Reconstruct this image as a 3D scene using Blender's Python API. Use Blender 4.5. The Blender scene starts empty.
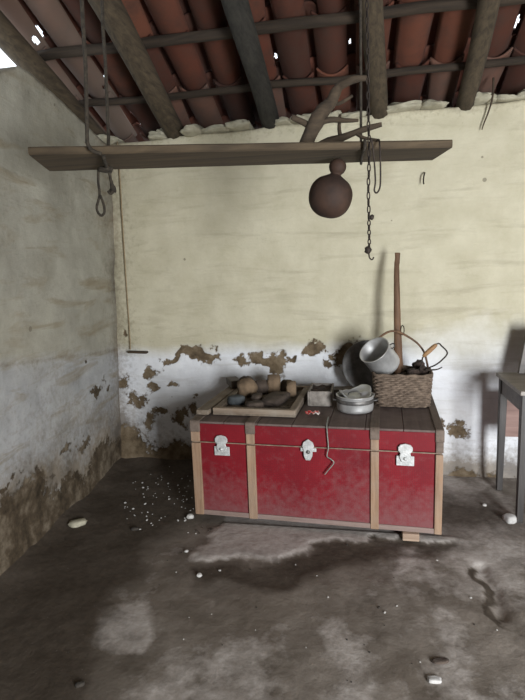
import bpy, bmesh, math, random
import numpy as np
from mathutils import Vector, Matrix, Euler, noise as mnoise

random.seed(7)
SC = bpy.context.scene
COL = SC.collection
PI = math.pi

# ------------------------------------------------------------------ noise
def vnoise(x, y, seed=0):
    x = np.asarray(x, float); y = np.asarray(y, float)
    xi = np.floor(x).astype(np.int64); yi = np.floor(y).astype(np.int64)
    xf = x - xi; yf = y - yi
    def h(a, b):
        n = (a * 374761393 + b * 668265263 + seed * 974711) & 0xffffffff
        n = ((n ^ (n >> 13)) * 1274126177) & 0xffffffff
        return ((n ^ (n >> 16)) & 0xffff) / 65535.0
    u = xf * xf * (3 - 2 * xf); v = yf * yf * (3 - 2 * yf)
    return (h(xi, yi) * (1 - u) + h(xi + 1, yi) * u) * (1 - v) + (h(xi, yi + 1) * (1 - u) + h(xi + 1, yi + 1) * u) * v

def fbm(x, y, seed=0, octv=4):
    t = 0; a = .5; f = 1.0; s = 0
    for k in range(octv):
        t = t + a * vnoise(np.asarray(x) * f, np.asarray(y) * f, seed + k * 17); s += a; a *= .5; f *= 2.03
    return t / s

def sstep(a, b, x):
    t = np.clip((np.asarray(x, float) - a) / (b - a), 0, 1); return t * t * (3 - 2 * t)

def polydist(x, y, pts):
    d = np.full(np.shape(x), 1e9)
    for (ax, ay), (bx, by) in zip(pts[:-1], pts[1:]):
        dx, dy = bx - ax, by - ay
        t = np.clip(((x - ax) * dx + (y - ay) * dy) / (dx * dx + dy * dy + 1e-9), 0, 1)
        d = np.minimum(d, np.hypot(x - ax - t * dx, y - ay - t * dy))
    return d

# ------------------------------------------------------------------ materials
def new_mat(name):
    m = bpy.data.materials.new(name); m.use_nodes = True
    nt = m.node_tree; b = nt.nodes['Principled BSDF']
    return m, nt, b

def nd(nt, t, **kw):
    n = nt.nodes.new(t)
    for k, v in kw.items(): setattr(n, k, v)
    return n

def coords(nt, scale=(1, 1, 1), kind='Object', rot=(0, 0, 0)):
    tc = nd(nt, 'ShaderNodeTexCoord'); mp = nd(nt, 'ShaderNodeMapping')
    mp.inputs['Scale'].default_value = scale; mp.inputs['Rotation'].default_value = rot
    nt.links.new(tc.outputs[kind], mp.inputs['Vector']); return mp.outputs['Vector']

def ntex(nt, vec, scale, detail=6, rough=.6, dist=0):
    n = nd(nt, 'ShaderNodeTexNoise')
    n.inputs['Scale'].default_value = scale; n.inputs['Detail'].default_value = detail
    n.inputs['Roughness'].default_value = rough; n.inputs['Distortion'].default_value = dist
    nt.links.new(vec, n.inputs['Vector']); return n.outputs['Fac']

def math_n(nt, op, a, b=None, clamp=False):
    n = nd(nt, 'ShaderNodeMath', operation=op, use_clamp=clamp)
    for i, v in enumerate((a, b)):
        if v is None: continue
        if isinstance(v, (int, float)): n.inputs[i].default_value = v
        else: nt.links.new(v, n.inputs[i])
    return n.outputs[0]

def ramp(nt, fac, stops):
    r = nd(nt, 'ShaderNodeValToRGB')
    el = r.color_ramp.elements
    while len(el) < len(stops): el.new(.5)
    for e, (p, c) in zip(el, stops):
        e.position = p; e.color = (*c, 1)
    nt.links.new(fac, r.inputs[0]); return r.outputs[0]

def mix(nt, fac, a, b, blend='MIX'):
    n = nd(nt, 'ShaderNodeMix', data_type='RGBA', blend_type=blend)
    for i, v in ((0, fac), (6, a), (7, b)):
        if isinstance(v, (int, float)): n.inputs[i].default_value = v
        elif isinstance(v, tuple): n.inputs[i].default_value = (*v, 1)
        else: nt.links.new(v, n.inputs[i])
    return n.outputs[2]

def bump(nt, b, h, strength=.3, dist=.01):
    n = nd(nt, 'ShaderNodeBump'); n.inputs['Strength'].default_value = strength; n.inputs['Distance'].default_value = dist
    nt.links.new(h, n.inputs['Height']); nt.links.new(n.outputs[0], b.inputs['Normal'])

def simple(name, c1, c2, scale=8, rough=.8, metal=0, bumpv=.3, stretch=(1, 1, 1), dist=.006, lo=.35, hi=.68, detail=6, rvar=0):
    m, nt, b = new_mat(name)
    v = coords(nt, stretch); f = ntex(nt, v, scale, detail)
    nt.links.new(ramp(nt, f, [(lo, c1), (hi, c2)]), b.inputs['Base Color'])
    b.inputs['Roughness'].default_value = rough; b.inputs['Metallic'].default_value = metal
    if rvar:
        nt.links.new(math_n(nt, 'ADD', math_n(nt, 'MULTIPLY', ntex(nt, v, scale * 2), rvar), rough - rvar / 2), b.inputs['Roughness'])
    if bumpv: bump(nt, b, ntex(nt, v, scale * 3), bumpv, dist)
    return m

def wood(name, c1, c2, axis='X', scale=6, rough=.75, dust=0, dustc=(.3, .27, .23)):
    m, nt, b = new_mat(name)
    st = {'X': (1, 14, 14), 'Y': (14, 1, 14), 'Z': (14, 14, 1)}[axis]
    v = coords(nt, st); f = ntex(nt, v, scale * .35, 8, .62, .4)
    c = ramp(nt, f, [(.32, c1), (.7, c2)])
    v2 = coords(nt)
    if dust: c = mix(nt, math_n(nt, 'MULTIPLY', ramp(nt, ntex(nt, v2, 9, 6), [(.38, (0, 0, 0)), (.72, (1, 1, 1))]), dust), c, dustc)
    nt.links.new(c, b.inputs['Base Color']); b.inputs['Roughness'].default_value = rough
    bump(nt, b, f, .35, .006)
    return m

def attr(nt, name):
    a = nd(nt, 'ShaderNodeAttribute', attribute_name=name); s = nd(nt, 'ShaderNodeSeparateColor')
    nt.links.new(a.outputs['Color'], s.inputs[0]); return s.outputs

def crisp(nt, field, nz, amp=.35, gain=7):
    t = math_n(nt, 'MULTIPLY', math_n(nt, 'SUBTRACT', nz, .5), amp)
    t = math_n(nt, 'SUBTRACT', math_n(nt, 'ADD', field, t), .5)
    return math_n(nt, 'ADD', math_n(nt, 'MULTIPLY', t, gain), .5, clamp=True)

def wall_mat(name, cream1, cream2, white1, white2, streak, muds=((.055, .04, .026), (.15, .112, .07), (.25, .20, .14))):
    m, nt, b = new_mat(name)
    v = coords(nt)
    at = attr(nt, 'mask')          # R = bare mud, G = lower white band, B = dirt, darker corners, painted light falloff
    n_f = ntex(nt, v, 34, 7, .65); n_m = ntex(nt, v, 5, 6, .6); n_l = ntex(nt, v, 1.4, 4); n_m2 = ntex(nt, v, 9, 8, .68)
    vs = coords(nt, (.7, 1, 5), rot=(0, math.radians(-9), 0)); n_s = ntex(nt, vs, 2.2, 7, .62, .5)
    cream = ramp(nt, n_m, [(.3, cream1), (.7, cream2)])
    white = ramp(nt, n_m, [(.3, white1), (.7, white2)])
    band = crisp(nt, at[1], n_m, .6, 1.3)
    c = mix(nt, band, cream, white)
    st = ramp(nt, n_s, [(.53, (0, 0, 0)), (.70, (1, 1, 1))])
    c = mix(nt, math_n(nt, 'MULTIPLY', st, streak), c, (.22, .185, .125))
    blot = ramp(nt, n_l, [(.5, (0, 0, 0)), (.75, (1, 1, 1))])
    c = mix(nt, math_n(nt, 'MULTIPLY', blot, .22), c, (.42, .38, .28))
    grime_shade = crisp(nt, at[2], n_f, .9, 2.0)
    c = mix(nt, math_n(nt, 'MULTIPLY', grime_shade, .8), c, ramp(nt, n_m, [(.35, (.09, .068, .045)), (.65, (.21, .165, .11))]))
    vo = nd(nt, 'ShaderNodeTexVoronoi'); vo.inputs['Scale'].default_value = 5.5; nt.links.new(v, vo.inputs['Vector'])
    spot = math_n(nt, 'LESS_THAN', vo.outputs['Distance'], math_n(nt, 'MULTIPLY', math_n(nt, 'SUBTRACT', n_l, .40), .32))
    c = mix(nt, math_n(nt, 'MULTIPLY', spot, .6), c, (.13, .11, .08))
    mud = crisp(nt, at[0], n_f, .9, 9)
    mudc = ramp(nt, n_m2, [(.32, muds[0]), (.5, muds[1]), (.68, muds[2])])
    c = mix(nt, mud, c, mudc)
    nt.links.new(c, b.inputs['Base Color']); b.inputs['Roughness'].default_value = .93
    b.inputs['Specular IOR Level'].default_value = .15
    h = math_n(nt, 'ADD', math_n(nt, 'MULTIPLY', n_s, .7), math_n(nt, 'MULTIPLY', n_f, .35))
    h = math_n(nt, 'SUBTRACT', h, math_n(nt, 'MULTIPLY', mud, .35))
    bump(nt, b, h, .7, .02)
    return m

M = {}
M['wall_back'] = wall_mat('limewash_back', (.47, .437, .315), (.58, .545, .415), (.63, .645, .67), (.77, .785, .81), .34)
M['wall_left'] = wall_mat('limewash_left', (.25, .24, .20), (.365, .355, .30), (.27, .275, .275), (.40, .405, .405), .85, ((.03, .023, .015), (.085, .064, .042), (.20, .165, .12)))  # limewash and mud darkened to paint in this wall's weaker light
M['wall_plain'] = simple('low_bounce_plaster', (.13, .10, .07), (.22, .175, .125), 3, .95)  # unseen walls, toned dark to cut bounced light
M['stone_white'] = simple('whitewashed_stone', (.27, .25, .18), (.50, .47, .36), 9, .95, bumpv=.6, dist=.01)
M['rafter_grey'] = wood('weathered_pole', (.033, .024, .014), (.092, .068, .041), 'Y', 9, .9)
M['rafter_dark'] = wood('sooty_pole', (.012, .011, .009), (.038, .035, .028), 'Y', 9, .85)
M['batten'] = wood('sooty_batten', (.016, .011, .007), (.05, .034, .021), 'X', 9, .9)
M['plank'] = wood('plank_wood', (.040, .028, .016), (.098, .070, .040), 'X', 5, .9)
M['rope'] = simple('old_rope', (.018, .014, .01), (.055, .044, .03), 60, .95, bumpv=.6, dist=.004)
M['iron'] = simple('rusty_iron', (.016, .012, .01), (.05, .036, .027), 40, .7, .4)
M['branch'] = wood('dry_branch', (.028, .019, .011), (.072, .05, .03), 'X', 9, .9)
M['gourd'] = simple('gourd_skin', (.020, .009, .005), (.050, .023, .012), 10, .8)
M['soil'] = simple('soil', (.05, .04, .03), (.13, .10, .075), 30, .95, bumpv=.8, dist=.01)
M['clod_tan'] = simple('tan_clod', (.09, .062, .038), (.20, .138, .085), 14, .95, bumpv=.7, dist=.008)
M['clod_dark'] = simple('dark_clod', (.035, .025, .02), (.10, .075, .058), 14, .95, bumpv=.7, dist=.008)
M['clod_blue'] = simple('blue_grey_clod', (.025, .03, .033), (.075, .085, .09), 14, .9, bumpv=.6, dist=.008)
M['tray_wood'] = wood('tray_wood', (.14, .10, .07), (.29, .22, .155), 'X', 8, .85, .5)
M['tray_wood_y'] = wood('tray_wood_y', (.10, .073, .05), (.21, .16, .115), 'Y', 8, .85, .5)
M['lid_wood'] = wood('dusty_lid_wood', (.07, .048, .042), (.14, .10, .088), 'Y', 5, .9, .7, (.17, .132, .118))
M['strip'] = wood('strip_wood', (.20, .12, .07), (.36, .235, .15), 'Z', 8, .75, .45, (.30, .24, .19))
M['rail'] = wood('dusty_rail', (.16, .11, .09), (.27, .2, .17), 'X', 8, .9, .6, (.27, .2, .19))
M['strip_dark'] = wood('strip_dark', (.07, .05, .037), (.15, .11, .085), 'Y', 8, .85, .5, (.25, .2, .17))
M['alu'] = simple('dull_aluminium', (.40, .40, .395), (.66, .66, .65), 9, .45, .55, .15, rvar=.25)
M['alu_dark'] = simple('sooty_aluminium', (.05, .05, .05), (.22, .21, .2), 12, .55, .6, .2)
M['plate'] = simple('shaded_plate', (.04, .038, .036), (.16, .155, .15), 9, .5, .6, .2)  # metal darkened to paint in the shade behind the pan
M['bead'] = simple('dull_bead', (.14, .10, .07), (.28, .21, .15), 30, .6)
M['latch'] = simple('tinned_latch', (.44, .45, .44), (.68, .69, .68), 40, .5, .35, .3)
M['wicker'] = simple('wicker', (.085, .06, .043), (.215, .16, .118), 30, .9, bumpv=.4, dist=.004)
M['stickw'] = wood('stick_wood', (.075, .038, .02), (.18, .098, .05), 'Z', 7, .7)
M['grip'] = wood('grip_wood', (.20, .105, .04), (.33, .19, .085), 'X', 9, .6)
M['rags'] = simple('dark_debris', (.02, .015, .013), (.075, .05, .04), 25, .95, bumpv=.9, dist=.01)
M['box_grey'] = simple('grey_box', (.13, .115, .10), (.31, .28, .25), 22, .95, bumpv=.5)
M['wrapper'] = simple('wrapper_foil', (.75, .04, .04), (.85, .80, .78), 28, .4, 0, .2, lo=.48, hi=.56)
M['table'] = wood('table_wood', (.05, .042, .036), (.12, .10, .085), 'X', 6, .5)
M['table_top'] = wood('table_top_wood', (.15, .13, .11), (.26, .23, .20), 'X', 5, .45)
M['table_leg'] = wood('table_leg_wood', (.022, .02, .019), (.06, .052, .047), 'Z', 6, .5)
M['table_panel'] = wood('table_panel_wood', (.20, .12, .10), (.32, .21, .18), 'X', 6, .7)
M['board'] = wood('board_wood', (.075, .06, .047), (.15, .125, .10), 'Z', 6, .7)
M['block_white'] = simple('white_block', (.33, .32, .31), (.52, .51, .49), 20, .95)
M['block_wood'] = wood('block_wood', (.25, .17, .12), (.42, .31, .23), 'X', 9, .85)
M['chip'] = simple('plaster_chip', (.36, .35, .33), (.62, .61, .58), 40, .95)
M['chip_dark'] = simple('dark_chip', (.02, .018, .015), (.06, .05, .04), 40, .9)
M['wire'] = simple('wire_grey', (.16, .17, .15), (.32, .34, .30), 40, .6, .3)
M['cord'] = simple('brown_cord', (.22, .16, .09), (.34, .27, .17), 40, .9)
M['door_frame'] = wood('door_wood', (.1, .07, .045), (.2, .15, .1), 'Z', 6, .8)
M['outside'] = simple('outside_ground', (.25, .22, .17), (.38, .34, .27), 2, .95)

def tin_mat():
    m, nt, b = new_mat('red_tin')
    v = coords(nt)
    sx = nd(nt, 'ShaderNodeSeparateXYZ'); nt.links.new(v, sx.inputs[0])
    def lines(o, per):
        t = math_n(nt, 'FRACT', math_n(nt, 'MULTIPLY', o, 1 / per)); return math_n(nt, 'LESS_THAN', t, .22)
    gr = math_n(nt, 'MAXIMUM', lines(sx.outputs[0], .011), lines(sx.outputs[2], .011))
    n1 = ntex(nt, v, 4, 6, .65); n2 = ntex(nt, v, 26, 6, .65)
    red = ramp(nt, n1, [(.3, (.125, .003, .008)), (.7, (.215, .005, .012))])
    c = mix(nt, math_n(nt, 'MULTIPLY', gr, .6), red, (.13, .008, .014))
    # settled dirt and scuffs, heavier on the lower half of the chest
    at = attr(nt, 'mask')
    d = crisp(nt, at[0], n2, 1.1, 1.9)
    c = mix(nt, math_n(nt, 'MULTIPLY', d, .62), c, (.19, .095, .095))
    sc = ramp(nt, ntex(nt, v, 9, 8, .75), [(.63, (0, 0, 0)), (.74, (1, 1, 1))])
    c = mix(nt, math_n(nt, 'MULTIPLY', sc, .3), c, (.30, .17, .17))
    nt.links.new(c, b.inputs['Base Color'])
    b.inputs['Roughness'].default_value = .6; b.inputs['Specular IOR Level'].default_value = .3
    bump(nt, b, gr, .25, .0015)
    return m
M['tin'] = tin_mat()

def tile_mat():
    m, nt, b = new_mat('clay_tile')
    v = coords(nt); at = attr(nt, 'mask')
    n1 = ntex(nt, v, 7, 6, .65); n2 = ntex(nt, v, 2, 3)
    c = ramp(nt, at[0], [(0, (.048, .015, .008)), (.5, (.10, .028, .014)), (1, (.15, .052, .028))])
    c = mix(nt, ramp(nt, n1, [(.4, (0, 0, 0)), (.72, (.75, .75, .75))]), c, (.045, .026, .019))
    c = mix(nt, math_n(nt, 'MULTIPLY', at[1], .8), c, (.19, .15, .12))
    nt.links.new(c, b.inputs['Base Color']); b.inputs['Roughness'].default_value = .9
    bump(nt, b, n1, .4, .006)
    return m
M['tile'] = tile_mat()

def floor_mat():
    m, nt, b = new_mat('earth_floor')
    v = coords(nt); at = attr(nt, 'mask')     # R = pale cement, G = dark soil with light falloff painted in, B = crumbly
    n_f = ntex(nt, v, 30, 8, .65); n_m = ntex(nt, v, 5, 8, .66); n_l = ntex(nt, v, 1.6, 5); n_p = ntex(nt, v, 11, 8, .65)
    c = ramp(nt, n_m, [(.30, (.105, .088, .072)), (.68, (.26, .228, .196))])
    c = mix(nt, ramp(nt, n_l, [(.44, (0, 0, 0)), (.66, (.6, .6, .6))]), c, (.115, .093, .072))
    pale = crisp(nt, at[0], n_p, 1.1, 2.6)
    c = mix(nt, math_n(nt, 'MULTIPLY', pale, .85), c, ramp(nt, n_f, [(.3, (.36, .325, .295)), (.7, (.53, .495, .465))]))
    damp_shade = crisp(nt, at[1], n_m, .7, 2.6)
    c = mix(nt, math_n(nt, 'MULTIPLY', damp_shade, .85), c, ramp(nt, n_f, [(.3, (.036, .027, .019)), (.7, (.072, .055, .04))]))
    sp = ramp(nt, ntex(nt, v, 75, 4, .6), [(.66, (0, 0, 0)), (.73, (1, 1, 1))])
    c = mix(nt, math_n(nt, 'MULTIPLY', sp, .25), c, (.38, .35, .31))
    nt.links.new(c, b.inputs['Base Color']); b.inputs['Roughness'].default_value = .95
    b.inputs['Specular IOR Level'].default_value = .2
    bump(nt, b, math_n(nt, 'ADD', n_m, math_n(nt, 'MULTIPLY', n_f, .6)), .42, .014)
    return m
M['floor'] = floor_mat()

# ------------------------------------------------------------------ builders
def link(name, me, mat, parent=None, smooth=False):
    if mat: me.materials.append(mat)
    if smooth:
        for p in me.polygons: p.use_smooth = True
    o = bpy.data.objects.new(name, me); COL.objects.link(o)
    if parent: o.parent = parent
    return o

def obj(name, bm, mat, parent=None, smooth=False, loc=None):
    me = bpy.data.meshes.new(name); bmesh.ops.recalc_face_normals(bm, faces=bm.faces); bm.to_mesh(me); bm.free()
    o = link(name, me, mat, parent, smooth)
    if loc is not None: o.location = loc
    return o

def tag(o, label=None, cat=None, group=None, kind=None):
    if label: o['label'] = label
    if cat: o['category'] = cat
    if group: o['group'] = group
    if kind: o['kind'] = kind
    return o

def empty(name, loc, rz=0):
    o = bpy.data.objects.new(name, None); COL.objects.link(o); o.location = loc; o.rotation_euler = (0, 0, rz)
    o.empty_display_size = .1; return o

def add_box(bm, c, s, rot=None, bev=0):
    r = bmesh.ops.create_cube(bm, size=1); vs = r['verts']
    bmesh.ops.scale(bm, vec=s, verts=vs)
    if bev:
        es = list({e for v in vs for e in v.link_edges})
        g = bmesh.ops.bevel(bm, geom=es, offset=bev, segments=2, affect='EDGES', profile=.5)
        vs = list({v for f in g['faces'] for v in f.verts} | {v for v in vs if v.is_valid})
    if rot: bmesh.ops.rotate(bm, cent=(0, 0, 0), matrix=Euler(rot).to_matrix(), verts=vs)
    bmesh.ops.translate(bm, vec=c, verts=vs)
    return vs

def box_bm(c, s, rot=None, bev=0):
    bm = bmesh.new(); add_box(bm, c, s, rot, bev); return bm

def catmull(pts, n=6):
    P = [Vector(p) for p in pts]; out = []
    for i in range(len(P) - 1):
        p0 = P[max(i - 1, 0)]; p1 = P[i]; p2 = P[i + 1]; p3 = P[min(i + 2, len(P) - 1)]
        for k in range(n):
            t = k / n
            out.append(.5 * ((2 * p1) + (p2 - p0) * t + (2 * p0 - 5 * p1 + 4 * p2 - p3) * t * t + (3 * p1 - p0 - 3 * p2 + p3) * t ** 3))
    out.append(P[-1]); return out

def add_tube(bm, pts, rad, seg=8, smooth=0, wob=0, wseed=0, flat=None, closed=False):
    if smooth: pts = catmull(pts, smooth)
    pts = [Vector(p) for p in pts]; n = len(pts)
    if not hasattr(rad, '__len__'): rad = [rad] * n
    elif len(rad) != n:
        rad = list(np.interp(np.linspace(0, 1, n), np.linspace(0, 1, len(rad)), rad))
    rings = []; up = None
    for i, p in enumerate(pts):
        if closed: t = pts[(i + 1) % n] - pts[i - 1]
        else: t = pts[min(i + 1, n - 1)] - pts[max(i - 1, 0)]
        t.normalize()
        if up is None:
            up = Vector((0, 0, 1)) if abs(t.z) < .9 else Vector((0, 1, 0))
        a = t.cross(up).normalized(); b = a.cross(t).normalized(); up = b
        ring = []
        for k in range(seg):
            an = 2 * PI * k / seg
            r = rad[i]
            if wob: r *= 1 + wob * mnoise.noise(Vector((math.cos(an) * 1.2 + wseed, math.sin(an) * 1.2, i * .35)))
            fa, fb = (1, 1) if flat is None else flat
            ring.append(bm.verts.new(p + a * math.cos(an) * r * fa + b * math.sin(an) * r * fb))
        rings.append(ring)
    m = n if closed else n - 1
    for i in range(m):
        r0 = rings[i]; r1 = rings[(i + 1) % n]
        for k in range(seg):
            bm.faces.new((r0[k], r0[(k + 1) % seg], r1[(k + 1) % seg], r1[k]))
    if not closed:
        bm.faces.new(rings[0][::-1]); bm.faces.new(rings[-1])
    return rings

def tube(name, pts, rad, mat, parent=None, **kw):
    bm = bmesh.new(); add_tube(bm, pts, rad, **kw); return obj(name, bm, mat, parent, True)

def add_lathe(bm, prof, seg=32, jag=None):
    rings = []
    for (r, z) in prof:
        if r < 1e-6: rings.append([bm.verts.new((0, 0, z))])
        else:
            rings.append([bm.verts.new((r * math.cos(2 * PI * k / seg), r * math.sin(2 * PI * k / seg), z)) for k in range(seg)])
    for a, b in zip(rings[:-1], rings[1:]):
        for k in range(seg):
            k2 = (k + 1) % seg
            if len(a) == 1 and len(b) == 1: continue
            if len(a) == 1: bm.faces.new((a[0], b[k], b[k2]))
            elif len(b) == 1: bm.faces.new((a[k], a[k2], b[0]))
            else: bm.faces.new((a[k], a[k2], b[k2], b[k]))
    return rings

def rock_bm(size, seed=0, sub=3, rough=.25, boxy=0):
    bm = bmesh.new(); bmesh.ops.create_icosphere(bm, subdivisions=sub, radius=1)
    for v in bm.verts:
        n = v.co.normalized()
        if boxy:
            m = max(abs(n.x), abs(n.y), abs(n.z)); q = n / m; n = n.lerp(q, boxy)
        k = 1 + rough * mnoise.noise(n * 1.6 + Vector((seed * 3.1, seed * 1.7, 0))) + rough * .4 * mnoise.noise(n * 4.5 + Vector((seed, 0, 5)))
        v.co = Vector((n.x * size[0] * k, n.y * size[1] * k, n.z * size[2] * k))
    return bm

def set_mask(me, cols):
    a = me.color_attributes.new('mask', 'FLOAT_COLOR', 'POINT')
    a.data.foreach_set('color', np.ascontiguousarray(cols, dtype=np.float32).ravel())

def grid_mesh(name, U, V, pos, cols, thick=None):
    """grid surface; pos = (nu*nv,3); thick = vector that extrudes a closed body behind it"""
    nu, nv = len(U), len(V)
    verts = pos.reshape(-1, 3)
    idx = np.arange(nu * nv).reshape(nv, nu)
    q = np.stack([idx[:-1, :-1], idx[:-1, 1:], idx[1:, 1:], idx[1:, :-1]], -1).reshape(-1, 4)
    faces = q.tolist()
    if thick is not None:
        ring = list(idx[0, :]) + list(idx[1:, -1]) + list(idx[-1, -2::-1]) + list(idx[-2:0:-1, 0])
        base = len(verts); extra = verts[ring] + np.array(thick)
        extra = extra.copy()
        verts = np.vstack([verts, extra]); cols = np.vstack([cols, cols[ring]])
        L = len(ring)
        for i in range(L):
            j = (i + 1) % L
            faces.append([int(ring[j]), int(ring[i]), base + i, base + j])
        faces.append([base + i for i in range(L)][::-1])
    me = bpy.data.meshes.new(name); me.from_pydata(verts.tolist(), [], faces); me.update()
    set_mask(me, cols)
    return me

# ------------------------------------------------------------------ setting
XR, YF = 4.4, -4.6          # right wall and front wall of the room
WTOP = 2.36

def back_disp(x, z):
    return .022 * (fbm(x * 1.6, z * 1.6, 3, 3) - .5) + .010 * (fbm(x * 7, z * 9, 11, 3) - .5) - .035 * np.exp(-np.maximum(z, 0) / .10) * (.6 + .8 * fbm(x * 6, z * 3, 5, 2))

U = np.concatenate([np.arange(-.35, 3.2, .014), np.arange(3.2, XR + .06, .06)]); V = np.arange(-.1, WTOP + .001, .014)
X, Z = np.meshgrid(U, V)
top = 1 + (.03 * (fbm(X * 3, X * 0, 8, 3) - .5)) / WTOP
Zt = Z * top + .02 * (X - 1.2) * (Z / WTOP)
Y = back_disp(X, Z)
wx = X + .16 * (fbm(X * 11, Z * 11, 21, 5) - .5); wz = Z + .16 * (fbm(X * 11, Z * 11, 22, 5) - .5)
band = [(.26, .66), (.36, .74), (.46, .80), (.56, .845), (.75, .835), (.94, .80), (1.1, .80), (1.25, .77), (1.38, .81), (1.62, .86), (1.75, .84)]
d = polydist(wx, wz, band)
wdt = -.055 + .19 * fbm(X * 8, Z * 8, 31, 4)
f1 = (wdt - d) / .05
spots = [(.42, .62, .05, .03), (.30, .60, .045, .03), (1.78, .80, .13, .12), (1.62, .74, .05, .04), (.05, .62, .05, .06), (.16, .50, .09, .05), (.36, .42, .08, .05), (.52, .36, .06, .08), (.25, .34, .07, .06), (.62, .45, .05, .07), (2.32, .34, .05, .05), (2.46, .28, .08, .06), (.1, .98, .02, .03)]
fs = np.max([.9 - np.hypot((wx - a) / c, (wz - b) / e) for a, b, c, e in spots], 0) * .8
hb = .06 + .22 * np.exp(-np.maximum(X, 0) / .45) + .40 * (fbm(X * 4, Z * 2, 41, 4) - .5)
hb = np.where(X > 2.2, -.02 + .25 * (fbm(X * 6, Z * 4, 41, 4) - .45), hb)
fb = (hb - Z) / .12
mud = np.clip(.5 + np.maximum(np.maximum(f1, fs), fb) * .5, 0, 1)
whit = np.clip(.5 + (.875 + .07 * (fbm(X * 3, Z * 3, 51) - .5) - Z) / (.14 + .45 * sstep(1.9, 2.6, X)), 0, 1)
# dirt at the foot; darker in the corner, under the tiles, behind the pan
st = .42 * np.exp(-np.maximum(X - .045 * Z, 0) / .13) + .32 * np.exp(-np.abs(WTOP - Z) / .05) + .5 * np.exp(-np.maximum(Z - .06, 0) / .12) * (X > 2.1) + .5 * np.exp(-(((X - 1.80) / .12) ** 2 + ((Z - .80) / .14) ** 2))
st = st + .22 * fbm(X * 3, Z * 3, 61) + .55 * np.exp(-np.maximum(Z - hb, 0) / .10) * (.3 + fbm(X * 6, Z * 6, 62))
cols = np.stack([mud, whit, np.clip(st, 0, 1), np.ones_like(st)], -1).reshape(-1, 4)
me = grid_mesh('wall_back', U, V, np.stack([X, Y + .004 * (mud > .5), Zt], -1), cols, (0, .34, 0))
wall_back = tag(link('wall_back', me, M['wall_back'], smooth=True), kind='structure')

# left wall (leans slightly and is not square to the back wall)
def left_x(y, z): return .08 * (-y) + .045 * z
ltop_y = np.array([.3, 0, -.17, -.5, -.8, -.95, -1.09, -1.25, -1.5, -2.0, -5])
ltop_z = np.array([2.30, 2.31, 2.33, 2.385, 2.425, 2.44, 2.44, 2.355, 2.33, 2.37, 2.40])
U = np.concatenate([np.arange(.06, -2.3, -.016), np.arange(-2.3, YF - .06, -.06)]); V = np.linspace(-.04, 1, 160)
Yg, T = np.meshgrid(U, V)
zt = np.interp(-Yg, -ltop_y, ltop_z) + .02 * (fbm(Yg * 6, Yg * 0, 77, 3) - .5)
Z = T * zt
dsp = .03 * (fbm(Yg * 1.7, Z * 1.7, 71, 3) - .5) + .012 * (fbm(Yg * 7, Z * 9, 72, 3) - .5) + .05 * np.exp(-np.maximum(Z, 0) / .12) * fbm(Yg * 5, Z * 3, 73, 3)
Xg = left_x(Yg, Z) + dsp
vv = -Yg
hb = .17 + .10 * np.exp(-vv / .4) + .12 * sstep(.5, 1.2, vv) + .42 * (fbm(vv * 3.0, Z * 2.5, 81, 4) - .45)
fb = (hb - Z) / .14
wx = vv + .2 * (fbm(vv * 11, Z * 11, 82, 5) - .5); wz = Z + .2 * (fbm(vv * 11, Z * 11, 83, 5) - .5)
spots = [(.42, .66, .12, .035), (.20, .64, .06, .03), (.52, .88, .02, .03), (.85, .40, .10, .03), (1.2, .30, .16, .04), (.60, .36, .08, .04), (1.45, .45, .1, .03)]
fs = np.max([.9 - np.hypot((wx - a) / c, (wz - b) / e) for a, b, c, e in spots], 0) * .8
mud = np.clip(.5 + np.maximum(fb, fs) * .5, 0, 1)
st0 = .75 * np.exp(-np.maximum(Z - hb, 0) / .20)  # grime above the mud, deepened to paint in light falloff low down
whit = np.clip(.5 + (.87 + .11 * np.clip(vv, 0, 1.5) + .05 * (fbm(vv * 3, Z * 3, 51) - .5) - Z) / .10, 0, 1)
seam = np.exp(-((Z - .87 - .11 * vv) / .012) ** 2)
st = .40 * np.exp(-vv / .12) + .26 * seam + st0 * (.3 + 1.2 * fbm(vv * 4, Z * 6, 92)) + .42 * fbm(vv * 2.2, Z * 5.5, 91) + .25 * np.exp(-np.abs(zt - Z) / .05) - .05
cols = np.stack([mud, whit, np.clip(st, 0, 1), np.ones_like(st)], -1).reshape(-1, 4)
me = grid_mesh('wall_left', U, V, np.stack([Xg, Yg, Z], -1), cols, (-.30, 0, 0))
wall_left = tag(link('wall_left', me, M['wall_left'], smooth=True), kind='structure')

# right and front walls, with the open doorway that lights the room
bm = box_bm((XR + .15, (YF + .36) / 2, 1.9), (.3, -YF + .4, 3.9)); o = obj('wall_right', bm, M['wall_plain']); tag(o, kind='structure')
DX0, DX1, DZ = 3.28, 4.28, 1.95
bm = bmesh.new()
add_box(bm, ((DX0 - .3) / 2, YF - .15, 2.4), (DX0 + .3, .3, 4.9)); add_box(bm, ((DX1 + XR + .3) / 2, YF - .15, 2.4), (XR + .3 - DX1, .3, 4.9))
add_box(bm, ((DX0 + DX1) / 2, YF - .15, (4.85 + DZ) / 2), (DX1 - DX0, .3, 4.85 - DZ))
tag(obj('wall_front', bm, M['wall_plain']), kind='structure')
bm = bmesh.new()
for x in (DX0 + .03, DX1 - .03): add_box(bm, (x, YF - .05, DZ / 2), (.06, .12, DZ))
add_box(bm, ((DX0 + DX1) / 2, YF - .05, DZ - .03), (DX1 - DX0 - .12, .12, .06))
tag(obj('trim_1', bm, M['door_frame']), kind='structure')

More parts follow.
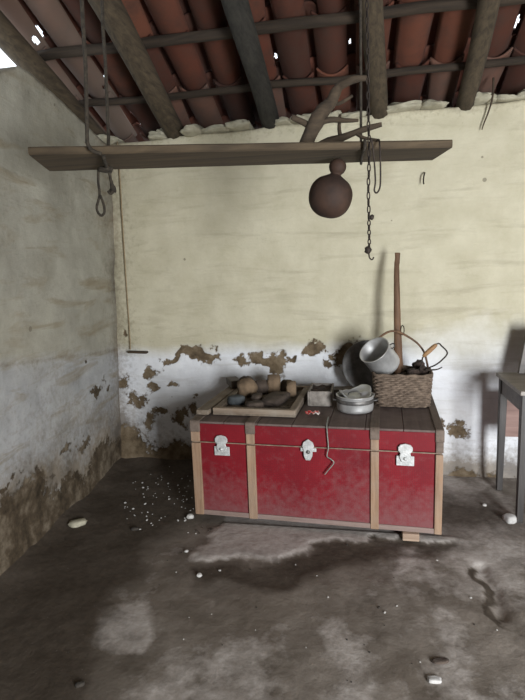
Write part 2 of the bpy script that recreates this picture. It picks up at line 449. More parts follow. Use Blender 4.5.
# floor
def floor_z(x, y):
    x = np.asarray(x, float); y = np.asarray(y, float)
    z = .014 * (fbm(x * 2.2, y * 2.2, 101, 3) - .5) + .008 * (fbm(x * 9, y * 9, 102, 3) - .5)
    keep = sstep(.0, .25, np.hypot(np.maximum(np.abs(x - 1.57) - .67, 0), np.maximum(np.abs(y + .49) - .40, 0)))
    keep = keep * sstep(.0, .2, np.hypot(np.maximum(np.abs(x - 3.05) - .45, 0), np.maximum(np.abs(y + .42) - .30, 0)))
    z = z * keep - .004
    e = np.minimum(np.maximum(x - .08 * (-y), 0), np.maximum(-y, 0) + 5 * (x > .85))
    z = z + .05 * np.exp(-e / .10) * (.5 + fbm(x * 5, y * 5, 103, 3))
    hole = np.exp(-((polydist(x, y, [(2.381, -1.12), (2.40, -1.29), (2.38, -1.46)]) + .05 * (fbm(x * 12, y * 12, 104, 3) - .5)) / .03) ** 2)
    return z - .022 * hole
U = np.concatenate([np.arange(-.35, 3.2, .014), np.arange(3.2, XR + .1, .08)]); V = np.concatenate([np.arange(.3, -2.4, -.014), np.arange(-2.4, YF - .3, -.08)])
X, Yg = np.meshgrid(U, V)
wx = X + .30 * (fbm(X * 5, Yg * 5, 111, 5) - .5); wy = Yg + .26 * (fbm(X * 5, Yg * 5, 112, 5) - .5)
def inpoly(x, y, poly):
    r = np.zeros(x.shape, bool); n = len(poly)
    for i in range(n):
        (x1, y1), (x2, y2) = poly[i], poly[(i + 1) % n]
        c = ((y1 > y) != (y2 > y)) & (x < (x2 - x1) * (y - y1) / (y2 - y1 + 1e-12) + x1); r ^= c
    return r
def sdf(poly):
    d = polydist(wx, wy, poly + [poly[0]]); return np.where(inpoly(wx, wy, poly), d, -d)
slab = sdf([(1.0, -.7), (2.28, -.7), (2.26, -.86), (1.94, -.965), (1.66, -1.04), (1.54, -1.17), (1.46, -1.28), (1.347, -1.25), (1.155, -1.22), (1.05, -1.25), (1.02, -1.0)])
p1 = sdf([(.74, -1.74), (.80, -1.55), (.97, -1.58), (.93, -1.85), (.8, -1.86)])
p2 = sdf([(1.69, -1.55), (1.83, -1.55), (1.90, -2.1), (1.68, -2.1)])
p3 = sdf([(1.98, -1.0), (2.16, -1.02), (2.17, -1.22), (2.0, -1.22)])
p4 = sdf([(2.10, -1.45), (2.22, -1.5), (2.26, -2.1), (2.05, -2.1)])
p5 = sdf([(1.05, -1.75), (1.6, -1.62), (1.62, -2.3), (1.0, -2.3)])
pale = np.maximum.reduce([slab * 12 + .1, p1 * 7 - .05, np.minimum(p2 * 4 - .2, .02), np.minimum(p3 * 5 - .1, .1), np.minimum(p4 * 4 - .2, .05), np.minimum(p5 * 2 - .30, -.02), -.46 + 1.1 * (fbm(X * 2.5, Yg * 2.5, 141) - .5) + .35 * sstep(1.2, 2.6, X)])
pale = np.clip(.5 + pale * 1.0, 0, 1)
edge_dark = polydist(wx, wy, [(1.05, -1.36), (1.27, -1.40), (1.47, -1.37), (1.60, -1.22), (1.73, -1.12), (1.94, -1.03), (2.2, -.93)])
edge_dark = np.where(slab > .0, -.3, .8 - edge_dark / .10)  # darker band along the front edge of the slab
dk = sdf([(-.2, .3), (.75, .2), (.74, -.6), (.70, -1.1), (.66, -1.5), (.78, -1.95), (.95, -2.3), (-.3, -2.6)])
dk = dk / .25 + .3  # moist earth on the left, darkened further to paint in light falloff
e = np.maximum(X - .08 * (-Yg), 0)
hole = 1.2 - (polydist(wx, wy, [(2.36, -1.1), (2.40, -1.29), (2.38, -1.47)]) + .02) / .035
pale = pale * (1 - np.clip(hole * 2 + .6, 0, 1)) * (1 - np.clip(dk, 0, 1) * (p1 < -.02))
hb = 1.0 - np.hypot((X - 2.3) / .5, (Yg + .55) / .3)
damp_shade = np.clip(.5 + np.maximum.reduce([edge_dark * .55, dk * .5, hole * 1.2, (hb - .2) * .5]) * 1.0, 0, 1)
damp_shade = np.clip(damp_shade * (.75 + .5 * fbm(X * 3, Yg * 3, 121)), 0, 1)
cols = np.stack([pale, damp_shade, np.zeros_like(pale), np.ones_like(pale)], -1).reshape(-1, 4)
Zf = floor_z(X, Yg) + .010 * np.clip(slab * 25 + .5, 0, 1) * (Yg < -.86) - .004 * np.clip(edge_dark, 0, 1)
me = grid_mesh('floor', U, V, np.stack([X, Yg, Zf], -1), cols)
tag(link('floor', me, M['floor'], smooth=True), kind='structure')
tag(obj('trim_2', box_bm((2.2, YF - 3.3, -.06), (12, 6, .1)), M['outside']), kind='structure')

def fz(x, y):
    return float(floor_z(np.array([x]), np.array([y]))[0])

# ------------------------------------------------------------------ roof
SL = .49; TH = math.atan(SL); CT, ST = math.cos(TH), math.sin(TH)
def roof_pt(x, v, h):       # v = distance into the room from the back wall, h = height off the rafter axis plane
    return Vector((x, -v - h * ST * 0 + 0, 2.40 + SL * v + h / CT))
HOLES = [(-.075, .50, .014, .035), (.245, -.13, .045, .09), (.16, .15, .007, .02), (.385, .155, .007, .02), (1.308, .14, .008, .022), (1.767, .19, .007, .02), (1.724, .55, .009, .025), (2.69, .19, .010, .04)]
bm = bmesh.new(); tv = []; rnd = random.Random(5)
NA, NL = 8, 9
PITCH, STEP, TL = .225, .385, .47
def near_hole(x, v): return any(abs(x - hx) < .2 and abs(v - hv) < .35 for hx, hv, _, _ in HOLES)
def tile(xc, s0, w, sag, base, convex, tone, white):
    na, nl = (24, 48) if near_hole(xc, (s0 + TL / 2) * CT) else (NA, NL)
    skew = rnd.uniform(-.012, .012); lift = rnd.uniform(-.004, .006); verts = []
    for j in range(nl + 1):
        t = j / nl; s = s0 + t * TL; row = []
        ww = w * (1.0 - .12 * t if convex else .90 + .12 * t)
        for i in range(na + 1):
            a = -1 + 2 * i / na
            h = base + (sag * (1 - a * a) if convex else -sag * (1 - a * a)) + .035 * (1 - t) + lift
            v = bm.verts.new(roof_pt(xc + a * ww / 2 + skew * (t - .5) * 2, s * CT, h)); tv.append((tone, white * (1 - t * .4))); row.append(v)
        verts.append(row)
    for j in range(nl):
        for i in range(na):
            q = (verts[j][i], verts[j][i + 1], verts[j + 1][i + 1], verts[j + 1][i])
            c = sum((u.co for u in q), Vector()) / 4
            kk = 1.2 if convex else 1
            if any(((c.x - hx) / rx / kk) ** 2 + ((-c.y - hv + (.04 if convex else 0)) / rv / kk) ** 2 < 1 for hx, hv, rx, rv in HOLES): continue
            bm.faces.new(q)
row = 0; s = -.745
while s * CT < 5.0:
    x = -.13
    while x < XR + .4:
        xj = x + rnd.uniform(-.012, .012)
        tile(xj, s + rnd.uniform(-.02, .02), .178, .042, .165, False, rnd.random(), (.9 if (xj < .3 and rnd.random() < .6) else 0) + (.5 if s < .0 and rnd.random() < .5 else 0))
        tile(xj + PITCH / 2, s + rnd.uniform(-.02, .02), .19, .05, .185, True, rnd.random() * .7, 0)
        x += PITCH
    s += STEP
for v in [v for v in bm.verts if not v.link_faces]: pass
bm.verts.index_update()
me = bpy.data.meshes.new('ceiling'); bm.to_mesh(me); bm.free()
set_mask(me, np.array([(a, min(b, 1), 0, 1) for a, b in tv]))
tiles = link('ceiling', me, M['tile'], smooth=True); tag(tiles, kind='structure')
sol = tiles.modifiers.new('thickness', 'SOLIDIFY'); sol.thickness = .012; sol.offset = 1

def pole(name, x0, x1, r0, r1, mat, seed, h=0.0, vend=4.9, flat=None, v0=-.22):
    rr = random.Random(seed); pts = []; n = 26
    for i in range(n):
        v = v0 + (vend - v0) * i / (n - 1); k = (v) / .78
        x = x0 + (x1 - x0) * k + .022 * mnoise.noise(Vector((v * 1.3, seed, 0)))
        pts.append(roof_pt(x, v, h + .012 * mnoise.noise(Vector((v * 1.7, seed, 9)))))
    bm = bmesh.new(); add_tube(bm, pts, [r0, r1, r1], seg=12, wob=.16, wseed=seed, flat=flat)
    return obj(name, bm, mat, None, True)
RG = 'rafters holding up the tiled roof'
spec = [(-.02, -.115, .075, .08, 'rafter_grey', 'thick rounded roof rafter running along the top of the left wall'),
        (.575, .55, .068, .085, 'rafter_grey', 'thick pale brown roof rafter, second from the left wall, above the left rope'),
        (1.24, 1.205, .062, .075, 'rafter_dark', 'blackened dark roof rafter above the middle of the hanging plank'),
        (1.942, 1.87, .055, .062, 'rafter_grey', 'straight grey roof rafter directly behind the right hanging chain'),
        (2.46, 2.43, .052, .056, 'rafter_grey', 'slim brown roof rafter farthest to the right, beyond the plank end'),]
for i, (x0, x1, r0, r1, m, lab) in enumerate(spec):
    tag(pole('roof_rafter', x0, x1, r0, r1, M[m], i * 3 + 1, v0=-.1 if i else -.2), lab, 'rafter', RG)
# long timbers laid across the rafters, carrying the tiles
BG = 'cross battens under the roof tiles'
labs = ['thin dark cross batten low under the tiles, just above the stone wall top', 'dark cross batten higher under the tiles, second above the stone wall top']
for i, v in enumerate([.13, .485, .84, 1.2, 1.56, 1.92, 2.28, 2.64, 3.0, 3.36]):
    rr = random.Random(i); n = 24; r = .020 if i == 0 else .026
    pts = [roof_pt(-.16 + (XR + .36) * k / (n - 1), v - .012 * (k / (n - 1)) + .016 * mnoise.noise(Vector((k * .5, i * 4.3, 0))), .068 + r + .008 * mnoise.noise(Vector((k * .6, i * 4.3, 5)))) for k in range(n)]
    if i < 2 or v in (1.2, 1.56):
        b = tube('roof_batten', pts, r * 1.15, M['batten'], seg=8, wob=.2, wseed=i)
        tag(b, labs[i] if i < 2 else ('cross batten high in the roof that the plank ropes hang from, front one' if v == 1.56 else 'cross batten high in the roof that the plank ropes hang from, rear one'), 'batten', BG)

# whitewashed stones bedded along the wall heads: part of the wall
rr = random.Random(12); x = -.02; k = 0
while x < 3.2:
    w = rr.uniform(.10, .24)
    xc = x + w / 2
    if min(abs(xc - q) for q in (.575, 1.24, 1.942, 2.46)) > .06 and not (xc - w * .5 < .29 and xc + w * .5 > .21):
        h = rr.uniform(.014, .028); zt = WTOP + .02 * (xc - 1.2)
        bm = rock_bm((w * .55, rr.uniform(.08, .13), h), k, 3, .3, .55)
        o = obj('coping_stone', bm, M['stone_white'], wall_back, True); o.location = (xc, .04 + rr.uniform(-.02, .03), zt + h * .45); o.rotation_euler = (rr.uniform(-.1, .1), rr.uniform(-.16, .16), rr.uniform(-.3, .3))
        if rr.random() < .85:
            bm = rock_bm((w * .42, .09, h * .8), k + 50, 3, .3, .55)
            o = obj('coping_stone', bm, M['stone_white'], wall_back, True); o.location = (xc + rr.uniform(-.03, .03), .10, zt + h * 1.7); o.rotation_euler = (rr.uniform(-.1, .1), rr.uniform(-.25, .25), rr.uniform(-.3, .3))
    x += w * .92; k += 1

# ------------------------------------------------------------------ hanging plank and its ropes
PA = math.radians(11)
pl = [(.563, -1.622, 1.912), (2.172, -1.31, 1.884), (2.136, -1.011, 1.896), (.466, -1.336, 1.906)]
bm = bmesh.new(); n = 40; rings = []
for i in range(n + 1):
    t = i / n
    a = Vector(pl[0]).lerp(Vector(pl[1]), t); b = Vector(pl[3]).lerp(Vector(pl[2]), t)
    j = .006 * mnoise.noise(Vector((t * 9, 0, 3))); j2 = .006 * mnoise.noise(Vector((t * 9, 7, 3))); th = .015 + .002 * mnoise.noise(Vector((t * 6, 2, 2)))
    yd = (b - a).normalized()
    ro = .006
    prof = [(a - yd * j + yd * ro, -th), (a - yd * j, -th + ro), (a - yd * j, th - ro), (a - yd * j + yd * ro, th), (b + yd * j2 - yd * ro, th), (b + yd * j2, th - ro), (b + yd * j2, -th + ro), (b + yd * j2 - yd * ro, -th)]
    rings.append([bm.verts.new(p + Vector((0, 0, z))) for p, z in prof])
for r0, r1 in zip(rings[:-1], rings[1:]):
    for k in range(8): bm.faces.new((r0[k], r0[(k + 1) % 8], r1[(k + 1) % 8], r1[k]))
bm.faces.new(rings[0][::-1]); bm.faces.new(rings[-1])
plank = obj('hanging_plank', bm, M['plank'])
tag(plank, 'long weathered wooden plank slung from the roof as a shelf in front of the wall', 'plank')

def twist(pts, r, seed=0, amp=.004):
    P = catmull(pts, 7); out = []
    for i, p in enumerate(P):
        out.append(p + Vector((mnoise.noise(Vector((i * .4, seed, 0))), mnoise.noise(Vector((i * .4, seed, 7))), 0)) * amp)
    return out
rope = empty('rope', (.82, -1.60, 1.9)); RO = Vector(rope.location)
def rp(l): return [Vector(p) - RO for p in l]
tag(rope, 'dark knotted rope slung round the left part of the hanging plank, with loose looped tails', 'rope')
tube('front_strand', twist(rp([(.836, -1.56, 3.26), (.83, -1.594, 2.6), (.818, -1.596, 2.2), (.803, -1.598, 1.96), (.800, -1.596, 1.925), (.815, -1.594, 1.90), (.85, -1.588, 1.885)]), .007, 1), .0075, M['rope'], rope, seg=7)
tube('rear_strand', twist(rp([(.755, -1.20, 3.05), (.738, -1.25, 2.6), (.730, -1.262, 2.2), (.722, -1.268, 1.99), (.722, -1.268, 1.905), (.735, -1.30, 1.876), (.78, -1.42, 1.874), (.85, -1.575, 1.878)]), .007, 2), .0075, M['rope'], rope, seg=7)
bm = rock_bm((.034, .03, .014), 3, 2, .3); bmesh.ops.translate(bm, vec=Vector((.765, -1.40, 1.868)) - RO, verts=bm.verts); obj('knot', bm, M['rope'], rope, True)
tube('tail', twist(rp([(.735, -1.40, 1.874), (.728, -1.40, 1.82), (.729, -1.40, 1.765), (.712, -1.40, 1.72), (.715, -1.40, 1.695), (.729, -1.40, 1.68), (.745, -1.40, 1.695), (.743, -1.40, 1.73), (.731, -1.40, 1.765)]), .006, 3, .002), .0055, M['rope'], rope, seg=7)
tube('tail', twist(rp([(.775, -1.39, 1.87), (.780, -1.39, 1.83), (.788, -1.39, 1.79), (.785, -1.39, 1.775)]), .006, 4, .002), [.0055, .0055, .008, .016, .013], M['rope'], rope, seg=7)
tube('tail', twist(rp([(.765, -1.39, 1.78), (.775, -1.39, 1.77), (.787, -1.39, 1.776)]), .006, 5, .001), .006, M['rope'], rope, seg=7)

chain = empty('chain', (1.85, -1.40, 1.9)); RO = Vector(chain.location)
tag(chain, 'thin dark chain hanging down past the right part of the plank, ending in a hook', 'chain')
cp = twist(rp([(1.836, -1.44, 3.20), (1.846, -1.405, 2.6), (1.85, -1.398, 2.2), (1.853, -1.398, 1.95), (1.855, -1.398, 1.88), (1.852, -1.397, 1.7), (1.854, -1.396, 1.6), (1.855, -1.396, 1.50)]), .006, 6, .002)
bm = bmesh.new()
zs = 3.2; i = 0
def chain_at(z):
    P = [p + RO for p in cp]
    for a, b in zip(P[:-1], P[1:]):
        if b.z <= z <= a.z: return a.lerp(b, (a.z - z) / max(a.z - b.z, 1e-6))
    return P[-1]
while zs > 1.50:
    p = chain_at(zs) - RO; L = .016 if zs > 1.6 else .011; ang = (i % 2) * PI / 2 + .4
    ring = []
    for k in range(10):
        an = 2 * PI * k / 10; w = math.cos(an) * .0055; h = math.sin(an) * L
        ring.append(p + Vector((math.cos(ang) * w, math.sin(ang) * w, h)))
    add_tube(bm, ring, .0026, seg=5, closed=True); zs -= L * 1.62; i += 1
obj('links', bm, M['iron'], chain, True)
for (z, s, kx) in ((1.615, .010, .010), (1.49, .014, -.004)):
    bm = rock_bm((s, s, s * 1.1), int(z * 10), 2, .3); bmesh.ops.translate(bm, vec=Vector((1.854 + kx, -1.396, z)) - RO, verts=bm.verts); obj('knot', bm, M['iron'], chain, True)
tube('hook', rp([(1.852, -1.396, 1.485), (1.856, -1.396, 1.46), (1.866, -1.396, 1.452), (1.872, -1.396, 1.462)]), .003, M['iron'], chain, seg=6, smooth=4)
wl = tube('wire_loop', catmull([(1.862, -1.415, 1.905), (1.872, -1.405, 1.84), (1.878, -1.402, 1.75), (1.874, -1.401, 1.715), (1.884, -1.401, 1.705), (1.896, -1.401, 1.73), (1.897, -1.402, 1.80), (1.894, -1.405, 1.87), (1.892, -1.36, 1.909), (1.88, -1.30, 1.907)], 5), .0032, M['iron'], seg=6)
tag(wl, 'thin wire loop hanging over the plank edge just right of the chain', 'wire')
sl = tube('rope_sling', catmull([(1.826, -1.05, 2.9), (1.826, -1.045, 2.3), (1.826, -1.048, 1.95), (1.826, -1.052, 1.905), (1.826, -1.08, 1.876), (1.826, -1.2, 1.870), (1.83, -1.35, 1.866), (1.838, -1.390, 1.873), (1.84, -1.392, 1.90), (1.838, -1.37, 1.908)], 5), .006, M['rope'], seg=6)
tag(sl, 'dark rope wrapped under the right part of the plank and up behind it', 'rope')

# branches on the plank
br = empty('forked_branch', (1.60, -1.27, 1.92)); RO = Vector(br.location)
tag(br, 'dry forked branch with side twigs propped upright on the hanging plank', 'branch')
tube('trunk', rp([(1.600, -1.27, 1.925), (1.652, -1.258, 2.035), (1.705, -1.248, 2.095), (1.738, -1.24, 2.15), (1.80, -1.23, 2.178), (1.85, -1.222, 2.18)]), [.030, .031, .026, .019, .015, .011], M['branch'], br, seg=9, smooth=5, wob=.25, wseed=2)
tube('twig', rp([(1.64, -1.262, 2.01), (1.70, -1.25, 2.026), (1.76, -1.238, 2.022), (1.815, -1.227, 2.020)]), [.012, .012, .009, .006], M['branch'], br, seg=7, smooth=4, wob=.3, wseed=4)
tube('twig', rp([(1.625, -1.264, 2.0), (1.59, -1.268, 2.02), (1.545, -1.279, 2.043)]), [.012, .013, .011], M['branch'], br, seg=7, smooth=4, wob=.3, wseed=5)
tube('twig', rp([(1.70, -1.249, 2.09), (1.735, -1.20, 2.10), (1.79, -1.17, 2.135)]), [.009, .008, .006], M['branch'], br, seg=7, smooth=4, wob=.3, wseed=6)
b2 = empty('dry_stick', (1.65, -1.25, 1.92)); RO = Vector(b2.location)
tag(b2, 'crooked dry stick lying along the plank at the foot of the forked branch', 'stick')
tube('stem', rp([(1.615, -1.19, 1.930), (1.69, -1.195, 1.952), (1.76, -1.20, 1.968), (1.84, -1.205, 1.99), (1.91, -1.21, 2.0)]), [.017, .018, .015, .013, .009], M['branch'], b2, seg=8, smooth=4, wob=.3, wseed=7)
tube('twig', rp([(1.745, -1.199, 1.96), (1.735, -1.20, 2.0), (1.74, -1.205, 2.055)]), [.010, .009, .006], M['branch'], b2, seg=7, smooth=4, wob=.3, wseed=8)
tube('twig', rp([(1.80, -1.203, 1.98), (1.84, -1.22, 1.95), (1.90, -1.23, 1.935)]), [.008, .007, .005], M['branch'], b2, seg=7, smooth=4, wob=.3, wseed=9)

# gourd
g = empty('gourd', (1.738, -1.25, 1.632)); tag(g, 'round dark brown gourd with a small upper bulb hanging under the plank', 'gourd')
prof = [(0, -.004), (.03, -.001), (.06, .014), (.082, .042), (.091, .08), (.086, .118), (.066, .147), (.040, .163), (.025, .172), (.023, .178), (.031, .188), (.036, .205), (.032, .222), (.020, .233), (.008, .238), (0, .239)]
prof = [(max(p.x, 0), p.y) for p in catmull([(a, b, 0) for a, b in prof], 4)]; prof[0] = (0, prof[0][1]); prof[-1] = (0, prof[-1][1])
bm = bmesh.new(); add_lathe(bm, prof, 48); bmesh.ops.rotate(bm, cent=(0, 0, .24), matrix=Matrix.Rotation(.26, 3, 'Y'), verts=bm.verts)
go = obj('body', bm, M['gourd'], g, True)
tube('string', [(-.004, 0, .225), (0, 0, .237), (.002, 0, .243)], .004, M['rope'], g, seg=6)

# little things fixed to the wall
c = tube('hanging_string', catmull([(.168, -.016, 2.34), (.166, -.015, 2.1), (.158, -.014, 1.7), (.152, -.014, 1.3), (.150, -.016, 1.0), (.148, -.02, .875)], 6), .0045, M['cord'], seg=6)
tag(c, 'thin brown cord running straight down the back wall beside the left corner', 'cord')
bm = box_bm((.205, -.012, .855), (.15, .05, .016), (0, .03, 0), .004)
tag(obj('wall_ledge', bm, M['branch']), 'short dark wooden ledge stuck in the wall at the foot of the thin cord', 'ledge')
h = tube('wall_hook', catmull([(2.225, .01, 1.995), (2.222, -.025, 1.99), (2.215, -.04, 1.965), (2.213, -.045, 1.935), (2.216, -.046, 1.92)], 4), .0045, M['iron'], seg=6)
tag(h, 'small bent iron hook driven into the wall beyond the right end of the plank', 'hook')
t = tube('dangling_twig', catmull([(2.60, -.06, 2.50), (2.602, -.05, 2.40), (2.585, -.035, 2.32), (2.56, -.03, 2.25), (2.552, -.028, 2.22)], 4), [.006, .005, .003], M['branch'], seg=6)
tag(t, 'thin crooked twig dangling from the eaves near the top right of the wall', 'twig')

# ------------------------------------------------------------------ trunk
TYAW = math.radians(-2.85)
TC = Vector((1.572, -.492, 0)); TW, TD = 1.35, .78
TB, TS, TT = .042, .478, .60
def tl(x, y, z=0):      # trunk-local from room coordinates
    v = Matrix.Rotation(-TYAW, 3, 'Z') @ (Vector((x, y, z)) - TC); return v
def tw(x, y, z):
    return Matrix.Rotation(TYAW, 3, 'Z') @ Vector((x, y, z)) + TC
trunk = empty('trunk', TC, TYAW)
tag(trunk, 'big red tin-covered wooden trunk with pale strips and three metal latches on the floor', 'trunk')
def panel_box(name, z0, z1, w, d, bev, dirt, parent):
    bm = bmesh.new(); add_box(bm, (0, 0, (z0 + z1) / 2), (w, d, z1 - z0), None, bev)
    bmesh.ops.subdivide_edges(bm, edges=[e for e in bm.edges if e.calc_length() > .05], cuts=10, use_grid_fill=True)
    o = obj(name, bm, M['tin'], parent)
    co = np.array([v.co[:] for v in o.data.vertices])
    m = dirt(co); set_mask(o.data, np.stack([m, m * 0, m * 0, m * 0 + 1], -1)); return o
body = panel_box('body', TB, TS, TW - .012, TD - .012, .005, lambda c: np.clip(.16 + .50 * np.clip(1 - (c[:, 2] - TB) / .40, 0, 1) ** 1.2 + .12 * c[:, 0] + .5 * (fbm(c[:, 0] * 4, c[:, 2] * 6, 131) - .5), 0, 1), trunk)
lid = panel_box('lid', TS + .004, TT - .012, TW, TD, .006, lambda c: np.clip(.10 + .16 * (fbm(c[:, 0] * 5, c[:, 2] * 7, 132)), 0, 1), trunk)
bm = bmesh.new(); nb = 7
for i in range(nb):
    w = TW / nb; add_box(bm, (-TW / 2 + w * (i + .5), 0, TT - .006), (w - .003, TD + .006, .012), None, .003)
obj('lid_top', bm, M['lid_wood'], lid)
bm = box_bm((0, -TD / 2 - .001, TS + .002), (TW - .01, .006, .005)); obj('seam_bead', bm, M['bead'], lid)
fy = -TD / 2
sx = [(-.675, -.623), (-.352, -.304), (.318, .360), (.640, .677)]
for i, (a, b) in enumerate(sx):
    e = .004 if i in (0, 3) else 0
    bm = box_bm(((a + b) / 2, fy + .001, (TB + TS) / 2 - .002), (b - a, .016, TS - TB - .004), None, .003); obj('body_strip', bm, M['strip'], body)
    bm = box_bm(((a + b) / 2, fy - .003, TS + .034), (b - a, .014, .056), None, .003); obj('lid_strip', bm, M['strip'] if i in (0, 1, 2) else M['strip_dark'], lid)
    bm = box_bm(((a + b) / 2, fy - .003, TS + .094), (b - a + .006, .016, .064), None, .004); o = obj('corner_cap', bm, M['strip_dark'], lid); o['label'] = 'dark worn cap over the lid edge'
    bm = box_bm(((a + b) / 2, 0, TT + .003), (b - a + .004, TD + .008, .006), None, .002); obj('top_strip', bm, M['strip_dark'], lid)
for s in (-1, 1):
    bm = box_bm((s * TW / 2 * .997, 0, (TB + TS) / 2), (.012, TD * .96, .04), None, .003); obj('side_rail', bm, M['strip'], body)
for z in (TB + .014,):
    bm = box_bm((0, fy + .003, z), (TW - .01, .010, .028), None, .003); obj('bottom_rail', bm, M['rail'], body)
for s in (-1, 1):
    bm = box_bm((s * .50 - .02, .05, .021), (.07, TD - .22, .042), None, .004); obj('runner', bm, M['strip_dark'], trunk)
def latch(x, kind):
    L = bpy.data.objects.new('latch', None); COL.objects.link(L); L.parent = trunk; L.location = (x, fy - .004, TS)
    bm = bmesh.new()
    if kind:
        add_box(bm, (0, 0, -.045), (.088, .006, .052), None, .002)
        obj('plate', bm, M['latch'], L)
        bm = bmesh.new(); pts = [(-.018, -.05), (.018, -.05), (.03, -.02), (.024, -.002), (.036, .012), (.036, .03), (.025, .044), (0, .05), (-.025, .044), (-.036, .03), (-.036, .012), (-.024, -.002), (-.03, -.02)]
    else:
        add_box(bm, (0, 0, -.012), (.085, .006, .02), None, .002)
        obj('plate', bm, M['latch'], L)
        bm = bmesh.new(); pts = [(-.014, -.068), (.010, -.068), (.022, -.045), (.024, -.008), (.032, .010), (.026, .032), (0, .050), (-.026, .032), (-.032, .010), (-.026, -.008), (-.024, -.045)]
    f = bm.faces.new([bm.verts.new((px, -.004, pz)) for px, pz in pts])
    r = bmesh.ops.extrude_face_region(bm, geom=[f]); bmesh.ops.translate(bm, vec=(0, -.008, 0), verts=[v for v in r['geom'] if isinstance(v, bmesh.types.BMVert)])
    bmesh.ops.bevel(bm, geom=bm.edges[:], offset=.002, segments=1, affect='EDGES')
    obj('hasp', bm, M['latch'], L)
    bm = bmesh.new(); add_lathe(bm, [(0, -.008), (.010, -.008), (.011, 0), (.008, .006), (0, .008)], 12)
    bmesh.ops.rotate(bm, cent=(0, 0, 0), matrix=Matrix.Rotation(PI / 2, 3, 'X'), verts=bm.verts)
    bmesh.ops.translate(bm, vec=(0, -.013, -.03 if kind else -.02), verts=bm.verts); obj('rivet', bm, M['alu_dark' if not kind else 'latch'], L, True)
latch(-.495, 1); latch(-.008, 0); latch(.492, 1)

b = obj('wood_block', box_bm((2.075, -.875, .0205), (.085, .11, .041), (0, 0, .0), .004), M['block_wood'])
tag(b, 'small pale wooden block wedged under the right front of the red trunk', 'block')

ZT = TT + .0065
w = tube('loose_wire', catmull([tw(.085, -.25, ZT + .002), tw(.09, -.37, ZT + .003), tw(.093, fy - .012, ZT - .004), tw(.096, fy - .013, .55), tw(.10, fy - .013, .487), tw(.092, fy - .014, .44), tw(.112, fy - .015, .425), tw(.128, fy - .015, .405), tw(.10, fy - .014, .365), tw(.078, fy - .013, .335)], 6), .0032, M['wire'], seg=6)
tag(w, 'thin grey-green wire hanging crookedly over the front of the red trunk', 'wire')

# ------------------------------------------------------------------ things on the trunk
# tray of clods, on the left
tray = empty('wooden_tray', (1.236, -.455, ZT), TYAW)
tag(tray, 'shallow wooden tray of broken clods on the left part of the red trunk', 'tray')
TX, TY = .485, .60
obj('base', box_bm((0, 0, .006), (TX, TY, .012), None, .002), M['tray_wood_y'], tray)
for s in (-1, 1):
    obj('rail', box_bm((0, s * (TY / 2 - .018), .026), (TX, .036, .03), None, .004), M['tray_wood'], tray)
    obj('rail', box_bm((s * (TX / 2 - .02), 0, .025), (.04, TY - .074, .028), None, .004), M['tray_wood_y'], tray)
bm = bmesh.new(); bmesh.ops.create_grid(bm, x_segments=40, y_segments=40, size=.5)
for v in bm.verts:
    v.co.x *= TX - .08; v.co.y *= TY - .076; v.co.z = .018 + .014 * mnoise.noise(Vector((v.co.x * 14, v.co.y * 14, 0))) + .006 * mnoise.noise(Vector((v.co.x * 45, v.co.y * 45, 4)))
tag(obj('soil', bm, M['soil'], tray, True), kind='stuff')
def clod(x, y, size, mat, seed, lab, boxy=.3, rz=0, z=None, rot=(0, 0), name='clod', rough=.22):
    bm = rock_bm(size, seed, 3, rough, boxy); o = obj(name, bm, M[mat], None, True)
    o.location = (x, y, (z if z is not None else ZT + .016 + size[2] * .86)); o.rotation_euler = (rot[0], rot[1], rz)
    return tag(o, lab, 'clod', 'clods and broken pieces in the wooden tray')
clod(1.11, -.40, (.062, .045, .068), 'clod_tan', 1, 'rounded tan clod, the largest of the lumps in the wooden tray', .3)
clod(1.262, -.27, (.044, .036, .066), 'clod_tan', 2, 'squarish upright brown block standing at the back of the wooden tray', .75, .2, rough=.1)
clod(1.075, -.56, (.055, .05, .030), 'clod_blue', 3, 'blue-grey flat lump at the front left of the wooden tray', .3, .4)
clod(1.19, -.49, (.036, .06, .026), 'clod_dark', 4, 'narrow dark lump in the middle of the wooden tray', .5, .15)
clod(1.31, -.50, (.066, .12, .024), 'clod_dark', 5, 'flat broad dark piece at the front right of the wooden tray', .7, -.2, rough=.12)
clod(1.205, -.635, (.055, .045, .020), 'clod_dark', 6, 'flat dark piece at the front middle of the wooden tray', .7, .3, rough=.12)
clod(1.39, -.36, (.032, .038, .055), 'clod_tan', 7, 'small tan piece standing against the right rail of the wooden tray', .7, .1, rough=.12)
clod(1.18, -.30, (.05, .04, .05), 'clod_dark', 8, 'dark rough lump at the back of the tray behind the tan clod', .3)
clod(1.07, -.25, (.055, .04, .055), 'clod_dark', 9, 'dark rough lump in the back left corner of the wooden tray', .3)
clod(1.34, -.25, (.04, .035, .045), 'clod_dark', 10, 'small dark lump in the back right corner of the wooden tray', .3)
bm = box_bm((0, 0, .016), (.075, .64, .03), None, .005)
o = obj('wood_offcut', bm, M['tray_wood_y'], loc=(.972, -.40, TT + .0065)); o.location = (.943, -.44, ZT + .001); o.rotation_euler = (0, 0, TYAW - .02)
tag(o, 'long flat dusty wooden batten lying on the trunk along the left of the tray', 'wood')
bm = box_bm((0, 0, .03), (.075, .15, .05), None, .008); o = obj('wood_offcut', bm, M['board'], loc=(.965, -.165, ZT + .032)); o.rotation_euler = (0, 0, .5)
tag(o, 'short dark wooden offcut lying across the back end of the dusty batten', 'wood')

